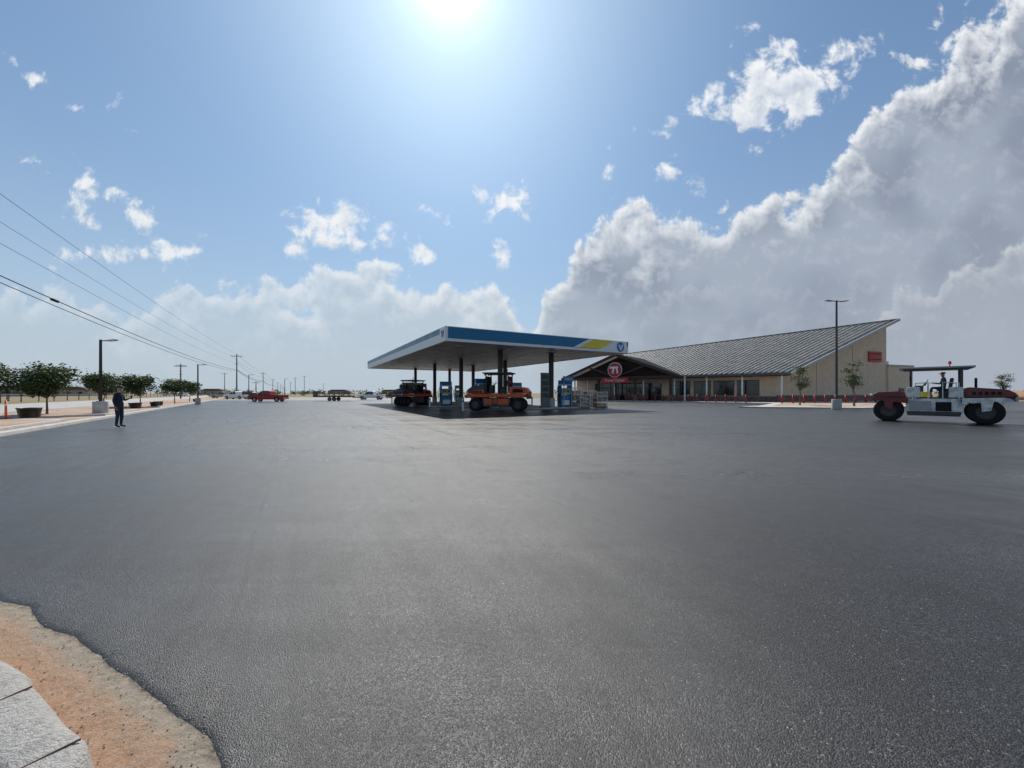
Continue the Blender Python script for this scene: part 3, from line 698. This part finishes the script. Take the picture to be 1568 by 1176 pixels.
def pot(px,D_,s=1,tilt=0):
    x=(px-784)/F*D_; e=empty('nursery_pot',(x,D_,.0))
    bm=bmesh.new(); prof=[(.36,0),(.40,.05),(.47,.5),(.50,.5),(.50,.56),(.45,.56),(.42,.45)]
    prof=[(a*s,b*s) for a,b in prof]; rings=[]
    for r__,z in prof: rings.append([bm.verts.new((r__*math.cos(k*math.tau/24),r__*math.sin(k*math.tau/24),z)) for k in range(24)])
    for i in range(len(rings)-1):
        for k in range(24): bm.faces.new((rings[i][k],rings[i][(k+1)%24],rings[i+1][(k+1)%24],rings[i+1][k]))
    bm.faces.new(rings[0])
    mkobj('pot_shell',bm,M['plastic'],e,False,True,(0,0,.13),(0,0,0))
    cyl('root_soil',.42*s,.02,(0,0,.13+.46*s),M['bark'],e)
pot(45,20.8,.95); pot(207,33,.9); pot(237,39,.8); pot(243,41,.8); pot(300,58,.8)
for px,D_ in ((9,21),(-20,24)):
    x=(px-784)/F*D_; e=empty('traffic_delineator',(x,D_,0)); cyl('rubber_base',.2,.06,(0,0,.03),M['black'],e); cyl('tube',.055,1.0,(0,0,.55),M['cone'],e,r2=.04); cyl('reflective_band',.054,.1,(0,0,.8),M['white'],e,r2=.052)
# ---------------------------------------------------------------- humans
def human(name,J,E,root,classify,parent=None,loc=(0,0,0),rz=0,sc=1):
    me=bpy.data.meshes.new('body'); bm=bmesh.new(); lay=bm.verts.layers.skin.verify(); vs={}
    for k,(x,y,z,rx,ry) in J.items():
        v_=bm.verts.new((x,y,z)); v_[lay].radius=(rx,ry); v_[lay].use_root=(k==root); vs[k]=v_
    for a,b in E: bm.edges.new((vs[a],vs[b]))
    bm.to_mesh(me); bm.free()
    o=bpy.data.objects.new('body_tmp',me); COL.objects.link(o)
    o.modifiers.new('s','SKIN'); sb=o.modifiers.new('b','SUBSURF'); sb.levels=2
    dg=bpy.context.evaluated_depsgraph_get(); me2=bpy.data.meshes.new_from_object(o.evaluated_get(dg))
    bpy.data.objects.remove(o)
    e=empty(name,loc,rz,sc)
    if parent: e.parent=parent
    me2.materials.clear()
    for m_ in classify[0]: me2.materials.append(m_)
    for p in me2.polygons: p.material_index=classify[1](p.center); p.use_smooth=True
    link(bpy.data.objects.new('body',me2),e); return e
def base_body(arms,legs,zp=0):
    J={'pel':(0,0,.95,.125,.16),'sp':(0,0,1.10,.11,.145),'ch':(.0,0,1.28,.125,.165),'nb':(0,0,1.42,.09,.10),'nk':(.01,0,1.49,.052,.052),
       'h0':(.025,0,1.55,.075,.07),'h1':(.03,0,1.625,.095,.08),'h2':(.02,0,1.70,.065,.06)}
    E=[('pel','sp'),('sp','ch'),('ch','nb'),('nb','nk'),('nk','h0'),('h0','h1'),('h1','h2')]
    for s,n_ in ((1,'L'),(-1,'R')):
        (el,wr,ha)=arms[n_]; (kn_,an_,to)=legs[n_]
        J['sh'+n_]=(0,s*.17,1.39,.062,.062); J['el'+n_]=(*el,.045,.045); J['wr'+n_]=(*wr,.03,.03); J['ha'+n_]=(*ha,.034,.02)
        E+= [('nb','sh'+n_),('sh'+n_,'el'+n_),('el'+n_,'wr'+n_),('wr'+n_,'ha'+n_)]
        J['hp'+n_]=(0,s*.095,.88,.095,.095); J['kn'+n_]=(*kn_,.065,.065); J['an'+n_]=(*an_,.042,.042); J['to'+n_]=(*to,.038,.045)
        E+= [('pel','hp'+n_),('hp'+n_,'kn'+n_),('kn'+n_,'an'+n_),('an'+n_,'to'+n_)]
    return J,E
def fingers(e,arms):
    for s,n_ in ((1,'L'),(-1,'R')):
        wr=Vector(arms[n_][1]); ha=Vector(arms[n_][2]); d=(ha-wr).normalized(); sd=d.cross(Vector((0,0,1)))
        if sd.length<.1: sd=Vector((1,0,0))
        sd.normalize(); dn=Vector((0,0,-1)) if abs(d.z)<.8 else Vector((0,-s,0))
        for k,L_ in enumerate((.062,.072,.068,.052)):
            b=ha+sd*(k-1.5)*.02+d*.012
            tube('finger',[b,b+d*L_*.5+dn*.008,b+d*L_*.8+dn*.025],.0085,M['skin'],e)
        b=wr+d*.03+sd*.03; tube('thumb',[b,b+d*.025+sd*.02,b+d*.055+sd*.02+dn*.01],.0095,M['skin'],e)
def headbits(e,hat):
    cyl('cap_crown',.10,.09,(.015,0,1.715),hat,e,r2=.085,bevel=.02); box('cap_brim',(.11,.15,.015),(.14,0,1.685),hat,e,bevel=.006)
    box('nose',(.03,.025,.04),(.125,0,1.63),M['skin'],e,bevel=.008)
    for s in (-1,1):
        box('ear',(.035,.018,.055),(.02,s*.083,1.625),M['skin'],e,bevel=.007); cyl('eye',.010,.006,(.118,s*.032,1.652),M['black'],e,(0,R(90),0),seg=10)
    box('mouth',(.006,.05,.008),(.112,0,1.585),M['dred'],e)
arms={'L':((.03,.235,1.13),(.24,.16,1.20),(.31,.12,1.24)),'R':((-.03,-.235,1.12),(.05,-.25,.88),(.08,-.25,.80))}
legs={'L':((.03,.10,.5),(.0,.10,.09),(.16,.12,.045)),'R':((.02,-.10,.5),(-.03,-.10,.09),(.13,-.13,.045))}
J,E=base_body(arms,legs)
def cls(c):
    if c.z>1.46: return 2
    if c.z<.075: return 3
    if c.z<.93 and abs(c.y)<.21: return 1
    if (c-Vector((.31,.12,1.24))).length<.1 or (abs(c.y)>.2 and c.z<.88): return 2
    return 0
hm=human('standing_man',J,E,'pel',([M['shirtd'],M['jeans'],M['skin'],M['black']],cls),None,(-16.45,16.1,0.01),R(10),1.0)
fingers(hm,arms); headbits(hm,M['plastic']); box('phone',(.012,.08,.15),(.36,.12,1.27),M['black'],hm,bevel=.004)
def driver(parent,loc,rz):
    arms={'L':((.12,.24,1.14),(.36,.17,1.18),(.43,.15,1.19)),'R':((.12,-.24,1.14),(.36,-.17,1.18),(.43,-.15,1.19))}
    legs={'L':((.42,.16,.93),(.50,.17,.50),(.64,.18,.46)),'R':((.42,-.16,.93),(.50,-.17,.50),(.64,-.18,.46))}
    J,E=base_body(arms,legs)
    def c2(c):
        if c.z>1.46: return 2
        if c.z<.50: return 3
        if c.z<1.0: return 1
        if c.x>.36: return 2
        return 0
    d=human('driver',J,E,'pel',([M['shirtw'],M['jeans'],M['skin'],M['black']],c2),parent,loc,rz,1)
    fingers(d,arms); headbits(d,M['plastic']); return d
# ---------------------------------------------------------------- rollers
def wheel(name,r,w,loc,parent,hub):
    e=empty(name,loc); e.parent=parent
    bm=bmesh.new(); prof=[(r*.55,-w/2),(r*.82,-w/2),(r*.96,-w/2+.03),(r,-w/2+.08),(r,w/2-.08),(r*.96,w/2-.03),(r*.82,w/2),(r*.55,w/2)]; rings=[]
    for rr_,y in prof: rings.append([bm.verts.new((rr_*math.cos(k*math.tau/28),y,rr_*math.sin(k*math.tau/28))) for k in range(28)])
    for i in range(len(rings)-1):
        for k in range(28): bm.faces.new((rings[i][k],rings[i][(k+1)%28],rings[i+1][(k+1)%28],rings[i+1][k]))
    mkobj('tyre',bm,M['black'],e,False,True)
    cyl('rim',r*.56,w*.7,(0,0,0),hub,e,(R(90),0,0),seg=24); cyl('hub',r*.2,w*.86,(0,0,0),M['dgrey'],e,(R(90),0,0),seg=12)
    for k in range(6): cyl('lug_nut',.018,w*.78,(r*.34*math.cos(k*1.047),0,r*.34*math.sin(k*1.047)),M['dgrey'],e,(R(90),0,0),seg=6)
    return e
def operator_station(e,c2,H_,zf,rail,roofmat,rw):
    box('operator_floor',(1.6,1.7,.06),(0.05,0,zf+.04),M['dgrey'],e)
    box('console',(.35,.8,.62),(-.55,0,zf+.38),M['dgrey'],e,bevel=.06); tube('steering_column',[(-.45,0,zf+.58),(-.28,0,zf+.83)],.03,M['black'],e)
    tube('steering_wheel',[(-.26+.05*math.sin(a), .2*math.cos(a), zf+.85+.155*math.sin(a)) for a in [k*math.tau/16 for k in range(17)]],.015,M['black'],e)
    box('seat_pedestal',(.4,.4,.35),(.38,0,zf+.24),M['dgrey'],e,bevel=.02); box('seat_cushion',(.5,.5,.13),(.36,0,zf+.46),M['plastic'],e,bevel=.05); box('seat_back',(.13,.48,.6),(.62,0,zf+.78),M['plastic'],e,(0,R(8),0),bevel=.05)
    for sx_,sy in ((-.85,-.8),(-.85,.8),(.95,-.8),(.95,.8)):
        box('rops_post',(.09,.09,H_-zf),(sx_,sy,zf+(H_-zf)/2),c2,e,bevel=.015)
    box('rops_roof',(rw,2.0,.10),(.05,0,H_+.05),roofmat,e,bevel=.035)
    box('roof_frame',(rw-.3,1.75,.06),(.05,0,H_-.03),M['dgrey'],e,bevel=.01)
    for s in (-1,1):
        tube('handrail',[(-.68,s*.92,zf),(-.68,s*.92,zf+.8),(-.2,s*.92,zf+.85),(-.2,s*.92,zf)],.02,rail,e)
        tube('handrail',[(.3,s*.92,zf),(.3,s*.92,zf+.85),(.85,s*.92,zf+.8),(.85,s*.92,zf)],.02,rail,e)
        cyl('mirror_arm',.012,.5,(-.85,s*1.0,zf+.9),M['black'],e,seg=6); box('mirror',(.04,.16,.26),(-.88,s*1.05,zf+1.05),M['black'],e,bevel=.01)
def roller(name,loc,rz,c1,c2,c3,sc=1.,roofcol=None):
    e=empty(name,loc,rz,sc); r=.54
    for j in range(4): wheel('front_wheel',r,.40,(-1.72,-.72+j*.48,r),e,c3)
    for j in range(4): wheel('rear_wheel',r,.40,(1.72,-.72+j*.48,r),e,c3)
    prism('ballast_frame',[(-1.05,.38),(1.05,.38),(1.15,.75),(1.15,1.08),(-1.15,1.08),(-1.15,.75)],-.85,.85,M['dgrey'],e,bevel=.03)
    prism('ballast_side_panel',[(-.95,.55),(.95,.55),(1.0,1.0),(-1.0,1.0)],-.87,.87,c2,e,bevel=.01)
    prism('main_deck',[(-2.35,1.12),(2.3,1.12),(2.45,1.28),(2.35,1.40),(-2.4,1.40),(-2.5,1.26)],-.98,.98,c1,e,bevel=.03)
    prism('engine_hood',[(-2.4,1.42),(-.95,1.42),(-.95,2.05),(-1.2,2.12),(-2.05,1.98),(-2.45,1.7)],-.8,.8,M['dgrey'],e,bevel=.05)
    prism('hood_side_panel',[(-2.2,1.46),(-1.0,1.46),(-1.0,1.72),(-2.1,1.66)],-.83,.83,c1,e,bevel=.01)
    prism('rear_cover',[(1.0,1.42),(2.4,1.42),(2.55,1.2),(2.6,1.55),(2.3,1.90),(1.1,1.95),(1.0,1.9)],-.8,.8,c1,e,bevel=.05)
    prism('rear_cover_grille',[(1.3,1.5),(2.2,1.5),(2.1,1.75),(1.35,1.8)],-.815,.815,M['black'],e)
    for s in (-1,1):
        for k in range(4): box('vent_louvre',(.16,.02,.16),(-2.0+k*.24,s*.84,1.57),M['black'],e)
        box('step',(.45,.16,.05),(-.1,s*.97,.62),M['dgrey'],e); box('step_side',(.04,.05,.6),(-.3,s*1.0,.9),M['dgrey'],e); box('step_side',(.04,.05,.6),(.1,s*1.0,.9),M['dgrey'],e)
        cyl('headlamp',.08,.05,(-2.48,s*.6,1.36),M['headlamp'],e,(0,R(90),0),bevel=.01)
        box('side_glass',(.02,1.5,1.2),(.05+s*.88,0,2.2),M['glass'],e)
        box('work_lamp',(.1,.14,.1),(-1.0,s*.6,2.92),M['headlamp'],e,bevel=.02)
    operator_station(e,M['dgrey'],3.0,1.42,M['black'],roofcol or c1,2.3)
    cyl('beacon_stem',.02,.2,(.6,.5,3.2),M['black'],e,seg=8); cyl('beacon',.07,.14,(.6,.5,3.36),M['cone'],e,r2=.05,bevel=.015)
    box('exhaust',(.07,.07,.7),(-1.3,.55,2.35),M['black'],e,bevel=.02)
    box('front_bumper',(.12,1.9,.25),(-2.5,0,1.18),M['dgrey'],e,bevel=.02); box('rear_bumper',(.12,1.9,.25),(2.5,0,1.12),M['dgrey'],e,bevel=.02)
    return e
def roller2(name,loc,rz,sc):
    e=empty(name,loc,rz,sc); r=.62; c1=M['dwhite']; c3=M['dred']
    for sx_ in (-1,1):
        for j in range(3): wheel('front_wheel' if sx_<0 else 'rear_wheel',r,.56,(sx_*1.72,-.6+j*.6,r),e,M['dgrey'])
    prism('centre_body',[(-1.0,.45),(.95,.45),(1.02,.8),(1.0,1.28),(-1.02,1.28),(-1.05,.8)],-.82,.82,c1,e,bevel=.05)
    prism('belly_skid',[(-.98,.36),(.9,.36),(.94,.6),(-1.0,.6)],-.84,.84,M['dgrey'],e,bevel=.02)
    for s in (-1,1):
        prism('tank_panel',[(-.9,.66),(-.1,.66),(-.1,1.15),(-.9,1.15)],s*.83-.02,s*.83+.02,M['grey'],e,bevel=.01)
        prism('opening_shade_plate',[(.05,.62),(.6,.62),(.6,1.1),(.05,1.1)],s*.83-.015,s*.83+.015,M['black'],e)  # black plate over the solid side, its colour stands for shade in an opening
        prism('rear_yoke',[(.95,1.30),(2.3,1.34),(2.55,1.22),(2.5,1.12),(1.95,1.14),(1.88,.70),(1.58,.62),(1.55,1.08),(.95,1.0)],s*.97-.04,s*.97+.04,c1,e,bevel=.01)
        prism('front_yoke',[(-.95,1.30),(-2.2,1.34),(-2.4,1.24),(-2.35,1.14),(-1.9,1.14),(-1.85,.70),(-1.55,.62),(-1.52,1.08),(-.95,1.0)],s*.97-.04,s*.97+.04,c3,e,bevel=.01)
        cyl('headlamp',.07,.05,(-2.46,s*.6,1.45),M['headlamp'],e,(0,R(90),0)); cyl('headlamp',.07,.05,(2.66,s*.6,1.42),M['headlamp'],e,(0,R(90),0))
        for k in range(5): box('vent_louvre',(.12,.02,.16),(1.35+k*.2,s*.81,1.55),M['black'],e)
        box('step',(.4,.16,.05),(.3,s*.9,.42),M['dgrey'],e)
        tube('hydraulic_hose',[(.9,s*.88,1.2),(1.2,s*1.03,1.05),(1.5,s*1.05,.9)],.02,M['black'],e)
    prism('engine_hood',[(1.05,1.30),(2.5,1.30),(2.68,1.38),(2.66,1.55),(2.4,1.74),(1.2,1.86),(1.05,1.8)],-.79,.79,c3,e,bevel=.07)
    prism('rear_grille',[(2.62,1.15),(2.72,1.15),(2.72,1.5),(2.62,1.5)],-.7,.7,M['grey'],e,bevel=.02)
    prism('front_tank',[(-2.35,1.30),(-1.05,1.30),(-1.05,1.60),(-1.3,1.68),(-2.15,1.62),(-2.35,1.5)],-.79,.79,c3,e,bevel=.06)
    operator_station(e,M['dgrey'],2.85,1.28,M['white'],M['grey'],2.7)
    box('side_cowl',(.5,.1,.55),(-.75,-.86,1.6),c1,e,bevel=.04); box('side_cowl',(.5,.1,.55),(.75,-.86,1.6),c1,e,bevel=.04)
    box('tool_box',(.35,.3,.3),(-.3,-.6,1.48),M['yellow'],e,bevel=.03)
    box('water_jug',(.25,.25,.35),(-.75,.3,1.55),M['blue'],e,bevel=.05)
    cyl('beacon_stem',.02,.25,(.6,.5,3.0),M['black'],e,seg=8); cyl('beacon',.07,.16,(.6,.5,3.2),M['red'],e,r2=.05,bevel=.015)
    cyl('exhaust',.05,.6,(1.5,.5,2.05),M['black'],e)
    driver(e,(.36,0,.92),R(180)); return e
D0=31.8
roller('pneumatic_road_roller',((764-784)/F*D0,D0-.6,0.0),R(-12),M['orange'],M['orange'],M['dgrey'],1.0,M['dgrey'])
roller('pneumatic_road_roller',((632-784)/F*44.5,44.5,0.01),R(62),M['orange'],M['dred'],M['dgrey'],.95,M['dgrey'])
roller2('asphalt_road_roller',(21.15,19.3,0.0),math.atan2(-.72,.69),.93)
# ---------------------------------------------------------------- pickups & others
def pickup(px,D_,rz,col,name='pickup_truck',sc=1.):
    x=(px-784)/F*D_; e=empty(name,(x,D_,.01),rz,sc)
    arch=lambda cx:[(cx+.47*math.cos(a),.38+.47*math.sin(a)) for a in [math.pi-k*math.pi/8 for k in range(9)]]
    low=[(-2.75,.5)]+[p for p in arch(-1.75)]+[p for p in arch(1.75)]+[(2.75,.45),(2.8,.7),(2.72,1.02),(1.3,1.14),(-2.78,1.12)]
    prism('lower_body',low,-.95,.95,col,e)
    prism('cab',[(-.75,1.12),(1.35,1.12),(.65,1.78),(.4,1.84),(-.45,1.84),(-.65,1.78)],-.82,.82,col,e,bevel=.04)
    prism('side_windows',[(-.6,1.18),(1.12,1.18),(.58,1.72),(-.52,1.72)],-.835,.835,M['glass'],e)
    for s in (-1,1): box('door_pillar',(.06,.02,.6),(.18,s*.84,1.45),col,e)
    prism('windshield',[(1.33,1.16),(1.36,1.18),(.70,1.78),(.67,1.75)],-.7,.7,M['glass'],e)
    box('bed_shade_sheet',(1.7,1.6,.02),(-1.8,0,1.128),M['black'],e)  # flat black sheet on the solid body, shade of an open bed as colour
    box('front_bumper',(.15,1.85,.2),(2.8,0,.55),M['chrome'],e,bevel=.03); box('rear_bumper',(.15,1.85,.18),(-2.82,0,.55),M['chrome'],e,bevel=.03); box('grille',(.04,1.2,.3),(2.79,0,.85),M['black'],e)
    for s in (-1,1):
        box('headlight',(.08,.3,.18),(2.74,s*.75,.9),M['headlamp'],e,bevel=.02); box('taillight',(.05,.15,.35),(-2.77,s*.85,.9),M['red'],e,bevel=.01)
        box('door_handle',(.15,.02,.03),(-.1,s*.96,1.0),M['black'],e); box('wing_mirror',(.1,.2,.15),(.95,s*1.0,1.25),M['black'],e,bevel=.03)
        for wx in (-1.75,1.75): wheel('wheel',.38,.26,(wx,s*.82,.38),e,M['chrome'])
    return e
pickup(411,64,R(184),M['red']); pickup(569,84,R(180),M['white']); pickup(362,92,R(170),M['white']); pickup(340,110,R(10),M['grey'])
pickup(285,160,R(120),M['white']); pickup(604,110,R(170),M['dred'])
def suv(px,D_,rz,col):
    e=pickup(px,D_,rz,col,'parked_suv'); prism('rear_body',[(-2.7,1.12),(-.4,1.12),(-.4,1.83),(-2.35,1.80),(-2.6,1.6)],-.82,.82,col,e,bevel=.04)
suv(378,120,R(175),M['dgrey'])
x=(512-784)/F*72; e=empty('flatbed_trailer',(x,72,0),R(4))
box('deck',(6.6,2.2,.16),(0,0,.85),M['boards'],e); box('side_rail',(6.8,.1,.25),(0,-1.12,.85),M['dgrey'],e); box('side_rail',(6.8,.1,.25),(0,1.12,.85),M['dgrey'],e)
for k in range(8):
    box('stake',(.06,.06,.6),(-3.1+k*.88,-1.1,1.2),M['dgrey'],e); box('stake',(.06,.06,.6),(-3.1+k*.88,1.1,1.2),M['dgrey'],e)
box('top_rail',(6.3,.05,.05),(0,-1.1,1.48),M['dgrey'],e); box('top_rail',(6.3,.05,.05),(0,1.1,1.48),M['dgrey'],e)
for wx in (-.5,.4):
    for s in (-1,1): wheel('wheel',.36,.24,(wx,s*1.0,.36),e,M['grey'])
box('ramp',(.08,2.0,1.1),(-3.4,0,1.3),M['dgrey'],e); prism('hitch',[(3.3,.75),(4.6,.6),(4.6,.5),(3.3,.6)],-.08,.08,M['dgrey'],e)
def house(px,D_,w,h,rz=0.2,name='distant_house'):
    x=(px-784)/F*D_; e=empty(name,(x,D_,0),rz)
    box('walls',(w,w*.6,h),(0,0,h/2),M['housew'],e)
    prism('roof',[(-w*.55,h),(w*.55,h),(w*.3,h*1.55),(-w*.3,h*1.55)],-w*.34,w*.34,M['houser'],e)
    for k in (-.3,0,.3): box('window',(w*.1,.05,h*.35),(k*w,-w*.3-.02,h*.55),M['glass'],e)
for px,D_,w,h in ((118,190,16,3),(88,230,18,3.2),(20,170,14,3),(148,260,18,3),(600,700,30,5),(330,420,22,4),(520,520,26,4)): house(px,D_,w,h)
def mass(name,x0,x1,D_,hmin,hmax,n,seed,mats=G3):
    rr=random.Random(seed); bm=bmesh.new()
    cs=[(rr.uniform(x0,x1),D_*rr.uniform(.9,1.15),rr.uniform(hmin,hmax)) for _ in range(n)]
    for px,d,h in cs:
        X=(px-784)/F*d; w=h*rr.uniform(.8,1.6)
        for i in range(60):
            p=Vector((X+rr.gauss(0,w*.4),d+rr.gauss(0,w*.3),abs(rr.gauss(h*.45,h*.28))))
            s=h*.12; rot=Matrix.Rotation(rr.uniform(0,6.28),3,'Z')@Matrix.Rotation(rr.uniform(.3,2.2),3,'X')
            f=bm.faces.new([bm.verts.new(p+rot@Vector(q)) for q in ((-s,-s*.6,0),(s,-s*.6,0),(s,s*.6,0),(-s,s*.6,0))]); f.material_index=rr.randrange(3)
    me=bpy.data.meshes.new(name); bm.to_mesh(me); bm.free()
    for m_ in mats: me.materials.append(M[m_])
    link(bpy.data.objects.new(name,me))
mass('distant_tree_line',-200,620,520,3,7,120,21)
mass('distant_shrubs',-100,620,200,.8,2.2,60,22,O3)
mass('distant_tree_line',620,1800,700,3,8,110,23)
mass('field_shrubs',1400,1800,120,.5,1.3,30,24,O3)
e=empty('wire_fence',(-60,60,0))
for k in range(40):
    p=kp(-10+k*6,24); box('fence_post',(.1,.1,1.3),(p[0],p[1],.65),M['wood'],e,world=True)
for z in (.5,.85,1.2): tube('fence_wire',[(*kp(-10,24),z),(*kp(224,24),z)],.02,M['grey'],e,True)
bm=bmesh.new(); bmesh.ops.create_icosphere(bm,subdivisions=4,radius=1)
for v_ in bm.verts: v_.co=v_.co*(1+.2*mn.noise(v_.co*2))
o=mkobj('dirt_mound',bm,M['dirt'],None,False,True,(112,86,0)); o.scale=(7,4,1.9)
kerb('lot_kerb',[(25,12.5),(27.5,17),(34,22),(60,36)],.2,.13,M['conc'])
# camera
cam=bpy.data.cameras.new('camera'); co=bpy.data.objects.new('camera',cam); COL.objects.link(co)
co.location=(0,0,CH); co.rotation_euler=(R(90),0,0); cam.sensor_width=36; cam.lens=F/1568*36; cam.shift_y=(HZ-588)/1568; cam.clip_start=.05; cam.clip_end=9000
S.camera=co
S.view_settings.view_transform='Standard'; S.view_settings.look='None'; S.view_settings.exposure=0; S.view_settings.gamma=1
